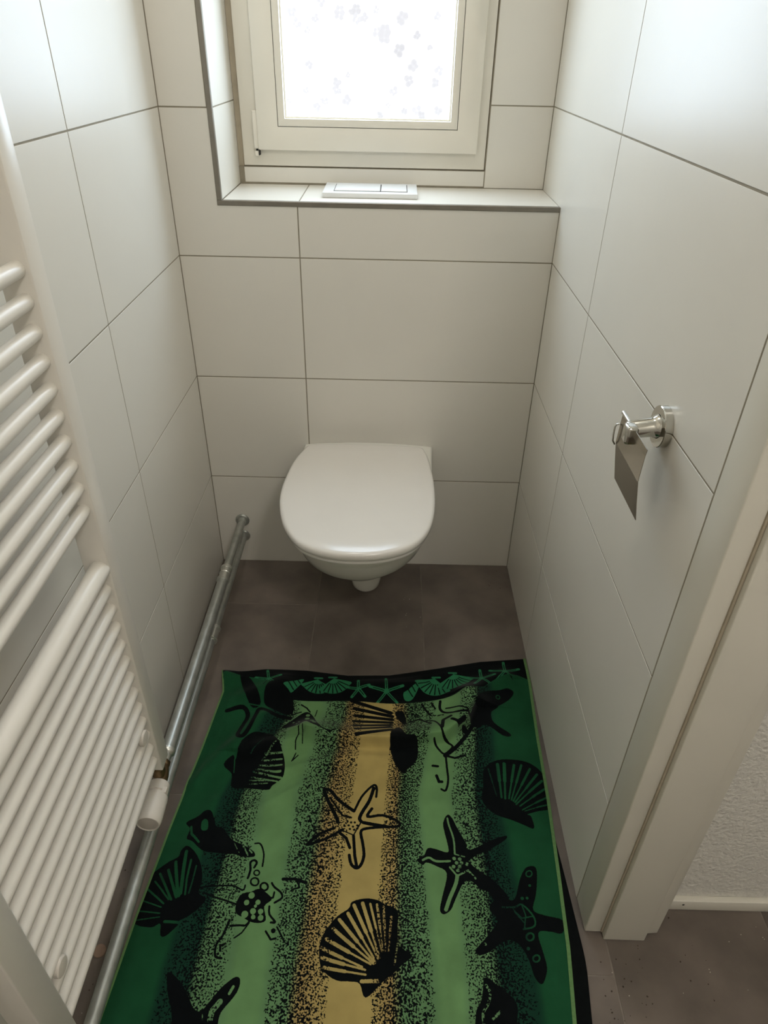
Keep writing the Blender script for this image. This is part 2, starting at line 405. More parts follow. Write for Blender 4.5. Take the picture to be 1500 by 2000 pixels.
def lid_ring(z, inset, dome=0.):
    out = []
    for i, p in enumerate(lp):
        d = (cl-p); L = d.length; q = p + d*(inset/L)
        out.append((q.x, q.y, z))
    return out
bm = bmesh.new()
add_loft(bm, [lid_ring(.4112, .018), lid_ring(.4116, .0105), lid_ring(.4145, .0075), lid_ring(.4235, .0070), lid_ring(.4255, .0095)])
from_bm('seat', bm, 'seat_plastic', toilet, True, 60)
bm = bmesh.new()
add_loft(bm, [lid_ring(.4258, .010), lid_ring(.4262, .004), lid_ring(.428, .0012), lid_ring(.436, .0004), lid_ring(.4405, .0010), lid_ring(.4435, .0030), lid_ring(.4455, .0062), lid_ring(.4465, .010), lid_ring(.4474, .05), lid_ring(.4480, .10), lid_ring(.4483, .16)])
from_bm('lid', bm, 'seat_plastic', toilet, True, 60)
for hx in (.335, .54):
    lathe('hinge', (hx-.02, -.052, .418), (1, 0, 0), [(0, .006), (.001, .0075), (.039, .0075), (.04, .006)], 'seat_plastic', toilet, 16)
settle(toilet)

# ------------------------------------------------------------------ flush plate on the ledge
fp = thing('flush_plate', 'white dual-button flush plate lying flat on the window ledge', 'flush plate', (.44, .12, LED))
PX0, PX1, PY0, PY1 = .331, .551, .058, .196
box('plate', (PX0, PY0, LED), (PX1, PY1, LED+.0115), 'plate_plastic', fp, .002)
zt = LED+.0115
box('recess', (.3565, .0790, zt-.001), (.5275, .1755, zt+.0004), 'gap_dark', fp)
box('button', (.3580, .0803, zt-.002), (.4640, .1742, zt+.0022), 'plate_plastic', fp, .0012)['label'] = 'wide full-flush button'
box('button', (.4660, .0803, zt-.002), (.5260, .1742, zt+.0022), 'plate_plastic', fp, .0012)['label'] = 'narrow half-flush button'
settle(fp)

# ------------------------------------------------------------------ towel radiator
rad = thing('towel_radiator', 'white ladder towel radiator with round rungs on left wall', 'radiator', (.075, -1.08, .2))
def collector(ya, yb):
    bm = bmesh.new(); add_box(bm, (.060, ya, .210), (.098, yb, 1.62), .0022, 2)
    return from_bm('collector', bm, 'radiator_paint', rad, True, 50)
collector(-.886, -.850); collector(-1.330, -1.286)
zb = [.2420 + .0366*i for i in range(12)]
zt_ = [.786 + .0356*i for i in range(10)]
XB = .084
bar_mesh = None
def bar(z, r=.0097):
    global bar_mesh
    if r == .0097 and bar_mesh:
        o = bpy.data.objects.new('rung', bar_mesh); COL.objects.link(o); o.parent = rad; o.location = (0, 0, z); return o
    bm = bmesh.new()
    ya, yb = -1.2935, -.8805; pts = []; rr = []
    for k in range(6):
        t = k/5*math.pi/2; pts.append((XB - .004*(1-math.sin(t)), ya + .010*(1-math.cos(t)), 0)); rr.append(r*(.80+.20*math.sin(t)))
    pts += [(XB, ya+.05, 0), (XB, yb-.05, 0)]; rr += [r, r]
    for k in range(6):
        t = (1-k/5)*math.pi/2; pts.append((XB - .004*(1-math.sin(t)), yb - .010*(1-math.cos(t)), 0)); rr.append(r*(.80+.20*math.sin(t)))
    add_tube(bm, pts, rr, 16)
    o = from_bm('rung', bm, 'radiator_paint', rad, True, 60)
    o.location = (0, 0, z)
    if r == .0097: bar_mesh = o.data
    return o
for z in zb: bar(z)
bar(.683, .0148)
for z in zt_: bar(z)
for z in (1.30, 1.336, 1.372, 1.408, 1.444, 1.48): bar(z)
for y in (-.9120, -1.2620):
    b = lathe('bracket', (0.0005, y, .337), (1, 0, 0), [(0, .014), (.004, .014), (.005, .005), (.090, .005)], 'radiator_paint', rad, 18)
    lathe('bracket_cap', (.0880, y, .3370), (1, 0, 0), [(0, .011), (.002, .0135), (.0070, .0135), (.0085, .0120), (.009, .005)], 'valve_plastic', b, 24)
for y in (-.868, -1.308): lathe('bracket', (0.0005, y, 1.56), (1, 0, 0), [(0, .014), (.004, .014), (.005, .006), (.062, .006)], 'radiator_paint', rad, 18)
settle(rad)

# ------------------------------------------------------------------ heating pipes
p1 = thing('heating_pipe', 'upper galvanised heating pipe running along left wall to radiator valve', 'pipe', (.072, 0, .15), 'galvanised heating pipes')
PZ, PXU = .1515, .0735
def cyl_y(name, x, z, y0, y1, prof, m, parent, n=24):
    return lathe(name, (x, y0, z), (0, -1 if y1 < y0 else 1, 0), prof(abs(y1-y0)), m, parent, n)
pl_ = lambda r: (lambda L: [(0, r), (L, r)])
cyl_y('pipe', PXU, PZ, -.004, -.235, pl_(.0105), 'galvanised', p1)
lathe('rosette', (PXU, -.0008, PZ), (0, -1, 0), [(0, .0205), (.002, .0205), (.005, .018), (.006, .0125), (.020, .0118)], 'galvanised', p1, 28)
lathe('coupling', (PXU, -.226, PZ), (0, -1, 0), [(0, .0112), (.001, .0158), (.007, .0158), (.008, .0136), (.022, .0136), (.0235, .0150), (.026, .0150), (.0275, .0136), (.046, .0136), (.047, .0164), (.054, .0164), (.055, .012)], 'collar_metal', p1, 28)
cyl_y('pipe', PXU, PZ, -.268, -.806, pl_(.0130), 'galvanised', p1)
lathe('collar', (PXU, -.797, PZ), (0, -1, 0), [(0, .0132), (.001, .0148), (.008, .0148), (.010, .0135), (.013, .0100), (.030, .0095)], 'collar_metal', p1, 28)
settle(p1)
p2 = thing('heating_pipe', 'lower galvanised heating pipe along left wall passing under the radiator', 'pipe', (.08, 0, .097), 'galvanised heating pipes')
PX2, PZ2 = .0715, .0955
cyl_y('pipe', PX2, PZ2, -.004, -1.62, pl_(.0115), 'galvanised', p2)
lathe('rosette', (PX2, -.0008, PZ2), (0, -1, 0), [(0, .0195), (.002, .0195), (.005, .017), (.006, .0125), (.018, .0122)], 'galvanised', p2, 28)
lathe('coupling', (PX2, -.395, PZ2), (0, -1, 0), [(0, .0118), (.001, .0155), (.004, .0155), (.005, .0132), (.041, .0132), (.042, .0155), (.045, .0155), (.046, .012)], 'collar_metal', p2, 28)
lathe('bracket', (0.0005, -1.45, PZ2), (1, 0, 0), [(0, .012), (.003, .012), (.004, .004), (.068, .004)], 'galvanised', p2, 16)
settle(p2)
# radiator valve with thermostat head
va = thing('radiator_valve', 'brass radiator valve with white thermostat head under the radiator', 'valve', (.08, -.87, .16))
VX, VZ = .0815, .160
lathe('union_nut', (PXU+.001, -.824, PZ+.0005), (.10, -1, .10), [(0, .0085), (.003, .0118), (.012, .0118), (.015, .0095), (.032, .0095)], 'brass', va, 6, 20)
tube('valve_body', [(PXU+.003, -.840, PZ+.003), (VX-.001, -.862, VZ), (VX, -.884, VZ)], [.0105, .0130, .0125], 'brass', va, 16)
lathe('riser', (.079, -.868, VZ), (0, 0, 1), [(0, .010), (.018, .010), (.020, .0135), (.036, .0135), (.038, .009), (.052, .009)], 'brass', va, 16)
hdv = lathe('thermostat_head', (VX, -.879, VZ), (.03, -1, .02), [(0, .0165), (.002, .0188), (.016, .0195), (.021, .0195), (.0225, .0168), (.0265, .0168), (.0275, .0215), (.031, .0226), (.074, .0226), (.080, .0216), (.083, .0200), (.0832, .0185), (.0805, .0180), (.0803, .001)], 'valve_plastic', va, 36, 28)
ax = Vector((.03, -1, .02)).normalized(); ec = Vector((VX, -.879, VZ)) + ax*.0806
lathe('end_cap', ec, ax, [(0, .0172), (.0015, .0172), (.002, .0160)], 'valve_cap', hdv, 30)
for s in (-1, 1):
    c = Vector((VX+s*.0165, -.901, VZ+.0105)); box('clamp', c-Vector((.0045, .006, .0045)), c+Vector((.0045, .006, .0045)), 'valve_plastic', hdv, .001, 1)
settle(va)

# ------------------------------------------------------------------ toilet paper holder on the right wall
ph = thing('toilet_paper_holder', 'chrome toilet paper holder with hanging steel cover on right wall', 'paper holder', (W, -.82, .898))
HY, HZ = -.820, .8985
lathe('rosette', (W-.0003, HY, HZ), (-1, 0, 0), [(0, .0285), (.0098, .0285), (.0108, .0275), (.0110, .0240), (.0111, .001)], 'chrome', ph, 48)
lathe('arm', (W-.010, HY, HZ), (-1, -.05, -.12), [(0, .0170), (.003, .0165), (.006, .0145), (.010, .0132), (.040, .0118), (.042, .0105)], 'chrome', ph, 32)
RX, RZ = .8200, .8985
box('hub', (RX-.011, -.8440, RZ-.0175), (RX+.006, -.8245, RZ+.0090), 'chrome', ph, .005, 4)
tube('rod', [(RX, -.7880, RZ+.004), (RX, -.8400, RZ+.004)], .0030, 'chrome', ph, 12)
tube('roll_wire', [(RX-.002, -.7870, RZ-.014), (RX-.0055, -.7865, RZ-.015), (RX-.0070, -.7865, RZ-.019), (RX-.0070, -.7870, RZ-.030), (RX-.0060, -.7875, RZ-.040), (RX-.0025, -.7880, RZ-.0455)], .0013, 'chrome', ph, 8)
prof = [(RX-.0002, RZ+.0050), (RX-.0012, RZ-.004), (RX-.0020, RZ-.0415), (RX-.0014, RZ-.0440), (RX+.0035, RZ-.074), (RX+.0085, RZ-.1015)]
bm = bmesh.new(); T_ = .0009; rings = []
for (x, z) in prof:
    rings.append([(x, -.7885, z), (x, -.8960, z), (x+T_, -.8960, z), (x+T_, -.7885, z)])
add_loft(bm, rings)
from_bm('cover', bm, 'steel_sheet', ph, True, 5)
settle(ph)

# ------------------------------------------------------------------ beach towel
# the woven print and one painted fold shadow, in tenths of a millimetre on the floor: f fill, s stroke, cf / cs cut-outs, b border band
MOTIFS = [
["b",0,[788,-4432,8923,-3636,8772,-4556,8331,-4502,7944,-4616,7581,-4892,7320,-5110,6611,-5275,5323,-5471,4215,-5411,2877,-5452,2450,-5212,2089,-4898,1424,-4719,910,-4702]],
["cs",60,[2145,-4847,2066,-4522]],
["s",17,[2133,-4796,2082,-4588]],
["cs",63,[2145,-4847,2429,-4711]],
["s",18,[2187,-4825,2372,-4738]],
["cs",63,[2145,-4847,2394,-5080]],
["s",18,[2183,-4885,2345,-5034]],
["cs",63,[2145,-4847,2020,-5124]],
["s",18,[2126,-4892,2045,-5069]],
["cs",63,[2145,-4847,1813,-4784]],
["s",18,[2095,-4837,1880,-4797]],
["cf",0,[2542,-5064,2654,-4963,3012,-4787,2787,-5218,2620,-5270]],
["s",26,[2648,-4956,2794,-5160]],
["s",25,[2761,-4904,2862,-5044]],
["s",25,[2875,-4851,2930,-4928]],
["cf",0,[3313,-4744,3728,-5040,3652,-5125,3557,-5184,3449,-5214,3335,-5213,3223,-5181,3120,-5119,3035,-5033,2973,-4927,3414,-4741]],
["s",25,[3468,-4899,3638,-5107]],
["s",25,[3434,-4920,3548,-5164]],
["s",24,[3396,-4931,3445,-5193]],
["s",26,[3355,-4931,3336,-5192]],
["s",24,[3316,-4919,3230,-5161]],
["s",24,[3280,-4897,3133,-5103]],
["s",24,[3250,-4866,3052,-5020]],
["cs",52,[3273,-4728,3451,-4723]],
["cf",0,[3666,-4699,4171,-4825,4134,-4945,4068,-5050,3978,-5130,3870,-5181,3751,-5201,3631,-5187,3516,-5140,3415,-5064,3767,-4696]],
["s",25,[3865,-4807,4114,-4935]],
["s",26,[3842,-4844,4051,-5034]],
["s",25,[3811,-4872,3965,-5110]],
["s",24,[3773,-4891,3863,-5159]],
["s",24,[3731,-4898,3750,-5178]],
["s",24,[3688,-4893,3635,-5164]],
["s",25,[3647,-4876,3526,-5120]],
["cs",52,[3626,-4684,3804,-4678]],
["cs",65,[4371,-5072,4359,-4803]],
["s",18,[4369,-5030,4361,-4857]],
["cs",65,[4371,-5072,4630,-4982]],
["s",18,[4410,-5058,4578,-5000]],
["cs",65,[4371,-5072,4541,-5281]],
["s",18,[4397,-5106,4508,-5239]],
["cs",65,[4371,-5072,4221,-5290]],
["s",18,[4349,-5108,4251,-5247]],
["cs",65,[4371,-5072,4105,-4998]],
["s",17,[4332,-5060,4159,-5013]],
["cs",62,[5061,-5132,5040,-4715]],
["s",18,[5058,-5066,5044,-4800]],
["cs",62,[5061,-5132,5460,-4978]],
["s",18,[5120,-5107,5380,-5009]],
["cs",60,[5061,-5132,5322,-5441]],
["s",18,[5100,-5182,5270,-5380]],
["cs",60,[5061,-5132,4832,-5472]],
["s",17,[5026,-5187,4877,-5405]],
["cs",63,[5061,-5132,4649,-5031]],
["s",18,[4999,-5116,4732,-5051]],
["cf",0,[5472,-5167,5598,-5067,5906,-4812,5694,-5319,5520,-5371]],
["s",25,[5578,-5045,5695,-5246]],
["s",24,[5680,-4973,5760,-5113]],
["s",25,[5782,-4900,5826,-4977]],
["cf",0,[6242,-4652,6609,-5065,6493,-5146,6363,-5194,6228,-5206,6098,-5181,5981,-5120,5886,-5028,5819,-4910,5785,-4774,6344,-4649]],
["s",25,[6363,-4848,6483,-5123]],
["s",26,[6317,-4866,6359,-5169]],
["s",26,[6269,-4870,6231,-5181]],
["s",25,[6223,-4861,6108,-5157]],
["s",24,[6182,-4839,5997,-5099]],
["s",25,[6148,-4806,5906,-5011]],
["s",26,[6125,-4764,5842,-4899]],
["cs",50,[6204,-4637,6384,-4631]],
["cf",0,[6661,-4487,7202,-4625,7141,-4762,7050,-4880,6936,-4970,6807,-5028,6671,-5050,6538,-5034,6417,-4982,6316,-4896,6764,-4484]],
["s",26,[6862,-4605,7119,-4750]],
["s",25,[6831,-4647,7033,-4862]],
["s",25,[6790,-4679,6925,-4948]],
["s",24,[6745,-4700,6802,-5003]],
["s",25,[6696,-4708,6673,-5024]],
["s",25,[6649,-4702,6547,-5009]],
["s",25,[6606,-4683,6432,-4959]],
["cs",50,[6624,-4471,6804,-4465]],
["cs",65,[7413,-4682,7417,-4327]],
["s",18,[7414,-4626,7417,-4399]],
["cs",65,[7413,-4682,7759,-4534]],
["s",18,[7465,-4659,7689,-4564]],
["cs",63,[7413,-4682,7619,-4937]],
["s",18,[7444,-4724,7578,-4887]],
["cs",63,[7413,-4682,7202,-4985]],
["s",17,[7381,-4731,7244,-4925]],
["cs",65,[7413,-4682,7071,-4614]],
["s",18,[7362,-4671,7140,-4628]],
["cs",65,[8032,-4427,8048,-4036]],
["s",18,[8035,-4365,8045,-4115]],
["cs",65,[8032,-4427,8412,-4263]],
["s",18,[8089,-4401,8336,-4296]],
["cs",62,[8032,-4427,8247,-4706]],
["s",18,[8064,-4472,8204,-4651]],
["cs",65,[8032,-4427,7793,-4759]],
["s",17,[7996,-4480,7841,-4693]],
["cs",65,[8032,-4427,7664,-4351]],
["s",18,[7977,-4414,7738,-4366]],
["f",0,[3961,-10954,3984,-10734,4097,-10526,4239,-10354,4432,-10220,4493,-10099,4739,-10037,4967,-10065,5105,-10139,5285,-10200,5342,-10306,5330,-10517,5341,-10803,5416,-10881,5586,-10995,5436,-11114,5288,-11251,5081,-11404,4800,-11646,4689,-11441,4522,-11408,4314,-11403,4120,-11315,4004,-11185]],
["cs",50,[4070,-11212,4430,-11256]],
["cs",29,[4430,-11256,4787,-11300]],
["cs",56,[4024,-11060,4401,-11143]],
["cs",31,[4401,-11143,4774,-11225]],
["cs",53,[4000,-10904,4363,-11043]],
["cs",31,[4363,-11043,4719,-11179]],
["cs",56,[4073,-10752,4474,-10947]],
["cs",29,[4474,-10947,4866,-11137]],
["cs",56,[4178,-10576,4555,-10858]],
["cs",31,[4555,-10858,4918,-11130]],
["cs",56,[4277,-10417,4616,-10775]],
["cs",31,[4616,-10775,4939,-11116]],
["cs",56,[4426,-10307,4694,-10707]],
["cs",31,[4694,-10707,4949,-11087]],
["cs",56,[4530,-10163,4767,-10619]],
["cs",31,[4767,-10619,4990,-11047]],
["cs",59,[4686,-10127,4856,-10591]],
["cs",31,[4856,-10591,5015,-11027]],
["cs",37,[4827,-10134,4942,-10544]],
["cs",20,[4942,-10544,5052,-10933]],
["cs",39,[4951,-10142,5016,-10546]],
["cs",20,[5016,-10546,5077,-10928]],
["cs",39,[5072,-10183,5096,-10564]],
["cs",21,[5096,-10564,5120,-10927]],
["cs",37,[5215,-10352,5192,-10657]],
["cs",20,[5192,-10657,5170,-10950]],
["cs",26,[5330,-10803,5277,-11137]],
["cs",53,[4719,-11403,4998,-11392]],
["s",45,[4433,-8291,4559,-7979,4706,-7773,4833,-7667,4888,-7739,4880,-7942]],
["s",65,[4822,-7741,4741,-8031,4621,-8258,4553,-8424,4582,-8504]],
["s",54,[4798,-8212,4715,-8393,5029,-8357,5331,-8484,5344,-8591,5033,-8612,4687,-8661,4592,-8742,4638,-8972,4673,-9221,4621,-9417,4530,-9479,4431,-9398,4386,-9228]],
["s",55,[4389,-9079,4305,-8879,4175,-8779]],
["s",54,[4219,-8699,3939,-8888,3611,-9024,3561,-9013,3761,-8816,4045,-8678]],
["s",67,[3772,-7828,3869,-8055,4077,-8437,4109,-8543]],
["s",66,[3772,-7828,3902,-7824,4100,-8049,4420,-8277]],
["s",41,[3916,-7997,4199,-8393,4377,-8429]],
["s",67,[4633,-8530,4833,-8564,5132,-8610]],
["s",24,[4170,-8701,4448,-8811,4583,-8531]],
["s",55,[4448,-8824,4493,-9226,4540,-9443]],
["s",43,[4307,-8511,4310,-8511]],
["s",45,[4383,-8536,4386,-8536]],
["s",43,[4458,-8534,4461,-8534]],
["s",45,[4251,-8619,4254,-8619]],
["s",45,[4337,-8604,4340,-8604]],
["s",43,[4426,-8628,4428,-8628]],
["s",43,[4511,-8599,4514,-8599]],
["s",43,[4367,-8682,4369,-8682]],
["s",45,[4454,-8693,4456,-8693]],
["s",45,[4514,-8665,4517,-8665]],
["f",0,[6354,-8322,6449,-8401,6535,-8612,6683,-8919,6697,-9045,6818,-9042,7177,-8856,7485,-8745,7501,-8809,7209,-9007,6903,-9164,6746,-9315,6875,-9456,7137,-9638,7361,-9884,7386,-10039,7173,-10110,7062,-9891,6887,-9805,6714,-9671,6571,-9721,6413,-9996,6309,-10197,6169,-10286,6106,-10202,6164,-9958,6269,-9542,6076,-9404,5889,-9337,5816,-9387,5712,-9293,5846,-9191,5923,-9053,6068,-9061,6305,-9130,6325,-9005,6279,-8750,6255,-8514]],
["cs",32,[6349,-8404,6366,-8537,6444,-8849,6448,-9151]],
["cs",38,[5819,-9290,5940,-9238,6080,-9308,6342,-9301]],
["cs",61,[6218,-10199,6298,-9999,6432,-9724,6465,-9584]],
["cs",31,[6465,-9584,6335,-9422]],
["cs",31,[6465,-9584,6685,-9473,6812,-9622]],
["cs",23,[6447,-9164,6636,-9208]],
["cs",24,[6724,-9291,6903,-9164]],
["cs",62,[6429,-9250,6432,-9250]],
["cs",62,[6536,-9260,6538,-9259]],
["cs",62,[6471,-9334,6473,-9334]],
["cs",59,[6566,-9332,6569,-9332]],
["cs",62,[6407,-9408,6409,-9408]],
["cs",62,[6525,-9405,6527,-9405]],
["cs",62,[6484,-9478,6487,-9477]],
["cs",62,[6671,-9353,6674,-9353]],
["f",0,[7828,-9384,7971,-9381,7990,-9546,7906,-9915,7816,-10182,8023,-10284,8328,-10320,8283,-10551,8040,-10557,7839,-10582,7870,-10903,7890,-11153,7814,-11343,7744,-11390,7660,-11272,7600,-10987,7464,-10753,7254,-10698,6951,-10885,6773,-10948,6695,-10871,6936,-10624,7142,-10369,7010,-10158,7189,-9978,7346,-9996,7509,-9970,7651,-9625,7746,-9458]],
["cs",27,[7261,-10130,7487,-10125,7630,-10077,7799,-10290,7793,-10459,7588,-10505]],
["cs",19,[7439,-10148,7594,-10316,7799,-10290]],
["cs",20,[7626,-10099,7668,-10272,7611,-10494]],
["cs",17,[7475,-10212,7626,-10400]],
["cs",29,[7753,-10635,7732,-10675,7689,-10697,7647,-10690,7623,-10659,7629,-10617,7663,-10584,7709,-10576,7744,-10596,7753,-10635]],
["cs",26,[7795,-10992,7776,-11026,7739,-11045,7701,-11040,7680,-11013,7686,-10977,7716,-10949,7756,-10941,7787,-10959,7795,-10992]],
["cs",21,[7900,-9513,7880,-9550,7844,-9570,7807,-9564,7787,-9535,7793,-9496,7822,-9466,7862,-9458,7892,-9477,7900,-9513]],
["cs",46,[7820,-9736,7822,-9736]],
["cs",55,[7646,-9966,7649,-9966]],
["cs",46,[7738,-9964,7740,-9964]],
["cs",43,[6878,-10767,6880,-10767]],
["cs",52,[7625,-10829,7627,-10829]],
["f",0,[7196,-7291,7350,-7101,7635,-6983,8095,-7001,8371,-7135,8501,-7316,8512,-7556,8540,-7905,8501,-8117,8246,-8194,7978,-8283,8075,-8308,8095,-8576,7895,-8502,7659,-8400,7370,-8299,7185,-8139,7103,-7944,7159,-7653]],
["cs",26,[7310,-7226,7366,-7558]],
["cs",16,[7366,-7558,7420,-7878]],
["cs",63,[7525,-7112,7522,-7516]],
["cs",38,[7522,-7516,7520,-7904]],
["cs",63,[7676,-7092,7634,-7521]],
["cs",38,[7634,-7521,7594,-7930]],
["cs",50,[7889,-7117,7778,-7532]],
["cs",30,[7778,-7532,7672,-7928]],
["cs",45,[8051,-7112,7882,-7544]],
["cs",27,[7882,-7544,7720,-7956]],
["cs",45,[8226,-7201,7985,-7600]],
["cs",26,[7985,-7600,7755,-7983]],
["cs",45,[8367,-7320,8073,-7672]],
["cs",27,[8073,-7672,7789,-8010]],
["cs",45,[8448,-7468,8123,-7765]],
["cs",27,[8123,-7765,7809,-8052]],
["cs",42,[8496,-7645,8184,-7872]],
["cs",25,[8184,-7872,7880,-8092]],
["cs",35,[8507,-7849,8210,-8013]],
["cs",21,[8210,-8013,7919,-8175]],
["cs",28,[8494,-8020,8228,-8111]],
["cs",17,[8228,-8111,7966,-8201]],
["f",0,[8046,-4910,8181,-5023,8029,-5257,7700,-5529,7551,-5679,7591,-5965,7923,-6267,7883,-6353,7720,-6307,7410,-6040,7117,-6118,7021,-5911,7243,-5394,7509,-5121,7824,-4995]],
["cs",24,[7816,-5207,7800,-5246,7769,-5268,7738,-5262,7720,-5231,7725,-5189,7750,-5156,7783,-5148,7809,-5168,7816,-5207]],
["s",86,[4230,-5410,5178,-5750]],
["s",86,[4300,-5631,5207,-5858]],
["s",86,[4340,-5848,5208,-5964]],
["s",86,[4307,-6044,5194,-6070]],
["s",86,[4331,-6235,5181,-6175]],
["s",86,[4368,-6405,5167,-6279]],
["s",99,[4406,-6605,5168,-6415]],
["f",0,[5265,-5748,5468,-5705,5537,-6095,5437,-6098]],
["f",0,[5156,-6583,5351,-6274,5518,-6573,5767,-6632,5757,-7020,5537,-7276,5430,-7355,5242,-7066]],
["s",47,[5912,-5472,6049,-5724,6161,-5829,6391,-5858]],
["s",40,[6149,-5427,6229,-5610]],
["s",58,[6358,-5383,6344,-5643,6509,-5819,6965,-5894,7108,-5908]],
["s",40,[6476,-5639,6778,-5703,6970,-5841]],
["s",72,[6336,-6347,6379,-6070,6557,-5977]],
["s",43,[5924,-6031,6181,-6041,6308,-6348,6355,-6515,6570,-6642,6449,-6808,6337,-6844,6157,-6587]],
["s",75,[6577,-6100,6713,-6200,6866,-6056]],
["s",138,[6880,-6229,6883,-6229]],
["s",45,[5609,-6058,5840,-5946,6091,-6149]],
["s",84,[7222,-5616,7081,-6050,6867,-6400,6621,-6706,6389,-6906]],  # shadow and dark underside of the fold, painted in as ink
["s",42,[6402,-6906,6411,-7220,6419,-7524,6353,-7762,6263,-7736]],
["s",58,[6174,-7411,6219,-7560,6285,-7558]],
["s",55,[6104,-7167,6211,-7180]],
["s",49,[6402,-6906,6603,-6964,6827,-6894]],
["cs",23,[6270,-5790,6253,-5841,6214,-5869,6171,-5861,6145,-5821,6147,-5767,6177,-5724,6221,-5713,6258,-5739,6270,-5790]],
["cs",69,[6337,-5788,6340,-5788]],
["cs",69,[6243,-5934,6246,-5934]],
["cs",69,[6346,-5895,6349,-5895]],
["f",0,[1776,-7160,1832,-6818,1980,-6549,2160,-6439,2415,-6477,2614,-6649,2777,-6934,2870,-7268,2880,-7512,2760,-7662,2658,-7756,2602,-7849,2347,-7843,2112,-7823,1808,-7806,1745,-7490,1542,-7305,1700,-7078]],
["cs",29,[2349,-7144,2603,-6737]],
["cs",33,[2399,-7002,2753,-6935]],
["cs",38,[2397,-7143,2774,-7090]],
["cs",40,[2298,-7270,2797,-7256]],
["cs",40,[2241,-7354,2798,-7434]],
["cs",42,[2205,-7423,2817,-7567]],
["cs",31,[2182,-7558,2758,-7649]],
["cs",28,[2149,-7639,2661,-7625]],
["cs",21,[2142,-7731,2555,-7694]],
["cs",19,[1787,-7462,1752,-7161,1832,-6818]],
["cs",20,[2091,-7039,2315,-6628]],
["s",94,[1311,-5826,1684,-5750,1827,-5970,1757,-6284,1709,-6557,1824,-6642,1929,-6400,2025,-5932,2101,-5770,2484,-5919,2828,-6003]],
["f",0,[2146,-5067,2344,-4956,2762,-5287,2837,-5876,2409,-5761,2147,-5573]],
["f",0,[1415,-4737,1704,-4835,2069,-5575,1827,-5681]],
["cs",26,[1769,-5650,2085,-5673]],
["f",0,[2663,-6288,2865,-6096,3163,-5803,3358,-5956,3496,-6324,3585,-6472,3358,-6449,3217,-6302,3106,-6426,2900,-6372]],
["cs",87,[3228,-5928,3230,-5928]],
["cs",102,[3232,-6085,3234,-6085]],
["cs",82,[3358,-6206,3361,-6206]],
["cs",87,[3421,-6326,3423,-6326]],
["cs",44,[2927,-6188,2930,-6188]],
["cs",44,[3057,-6215,3059,-6215]],
["cs",39,[3017,-6308,3020,-6308]],
["s",25,[3110,-6456,3039,-6696,3045,-6841]],
["s",20,[3184,-6454,3190,-6720]],
["s",24,[3067,-6926,2999,-7154,3123,-6981]],
["s",36,[3034,-5579,3174,-5673,3265,-5800]],
["s",20,[3426,-5730,3397,-5955]],
["s",34,[3560,-6473,3790,-6556,3910,-6493]],
["s",31,[2864,-5682,2841,-5908,3060,-5806]],
["f",0,[1051,-8624,1276,-8494,1381,-8393,1513,-8404,1614,-8568,1681,-8702,1814,-8726,2038,-8960,2311,-9083,2518,-9205,2548,-9306,2355,-9323,2148,-9266,2001,-9269,1800,-9249,1599,-9229,1464,-9181,1286,-9057,1155,-8982,1164,-8770]],
["cf",0,[1378,-8656,1426,-8586,1499,-8625,1523,-8787,1416,-8817]],
["cs",41,[1179,-8729,1235,-8901,1409,-9054]],
["cs",25,[2286,-9083,2421,-9284]],
["cs",25,[2425,-9170,2486,-9232]],
["cs",12,[2103,-9036,2241,-9238]],
["f",0,[1109,-9241,1209,-9150,1415,-9284,1571,-9529,1645,-9792,1641,-10025,1806,-10135,1728,-10294,1560,-10452,1402,-10542,1415,-10595,1241,-10778,1138,-10770,1084,-10582,954,-10638,746,-10622,563,-10541,510,-10412,529,-10144,570,-9819,704,-9624,919,-9447,1093,-9368]],
["cs",54,[1226,-9264,1253,-9610,1303,-10034]],
["cs",32,[1348,-9411,1349,-9752,1390,-10054]],
["cs",25,[1469,-9507,1467,-9796,1454,-10030]],
["cs",52,[1071,-9468,1221,-9943,1280,-10080]],
["cs",46,[966,-9617,1151,-9945,1240,-10104]],
["cs",38,[813,-9669,1046,-9994,1159,-10151]],
["cs",27,[759,-9814,1113,-10152]],
["cs",30,[629,-9934,1040,-10222]],
["cs",22,[553,-10143,1013,-10289]],
["cs",21,[546,-10345,1021,-10399]],
["cs",18,[579,-10519,1040,-10464]],
["cs",44,[1154,-10548,1407,-10563]],
["s",31,[1619,-9933,1890,-9880]],
["s",33,[1734,-10023,1940,-10109]],
["f",0,[2423,-10075,2620,-10001,2776,-9951,3011,-10106,2893,-10244,2954,-10483,2758,-10531,2539,-10450,2382,-10345]],
["cs",99,[2632,-10070,2634,-10070]],
["cs",79,[2767,-10180,2769,-10180]],
["cs",84,[2562,-10196,2564,-10196]],
["cs",93,[2702,-10337,2704,-10337]],
["cs",84,[2839,-10334,2841,-10334]],
["cs",107,[2563,-10395,2566,-10395]],
["cs",89,[2857,-10442,2859,-10442]],
["cs",70,[2723,-10435,2725,-10435]],
["cs",47,[2732,-10248,2735,-10248]],
["s",30,[2514,-9039,2628,-9049,2723,-9251,2738,-9500]],
["s",39,[2504,-9747,2522,-9578,2496,-9432,2561,-9381,2617,-9429,2586,-9528]],
["s",31,[1754,-9907,2224,-9895,2452,-9982,2482,-9889]],
["s",30,[1940,-10109,2384,-10234]],
["s",35,[2970,-9830,3027,-9899,3158,-9988,3194,-10079,3067,-10172]],
["s",57,[3171,-9742,3383,-9725,3605,-9791]],
["s",32,[3361,-9925,3498,-9887,3436,-9771]],
["s",34,[2985,-10241,3006,-10374,3127,-10501,3050,-10513]],
["s",33,[2983,-10664,3093,-10797,3178,-10774]],
["s",28,[3173,-10585,3342,-10833]],
["s",38,[2310,-10499,2239,-10755,2159,-10901,2176,-11082,2293,-11119]],
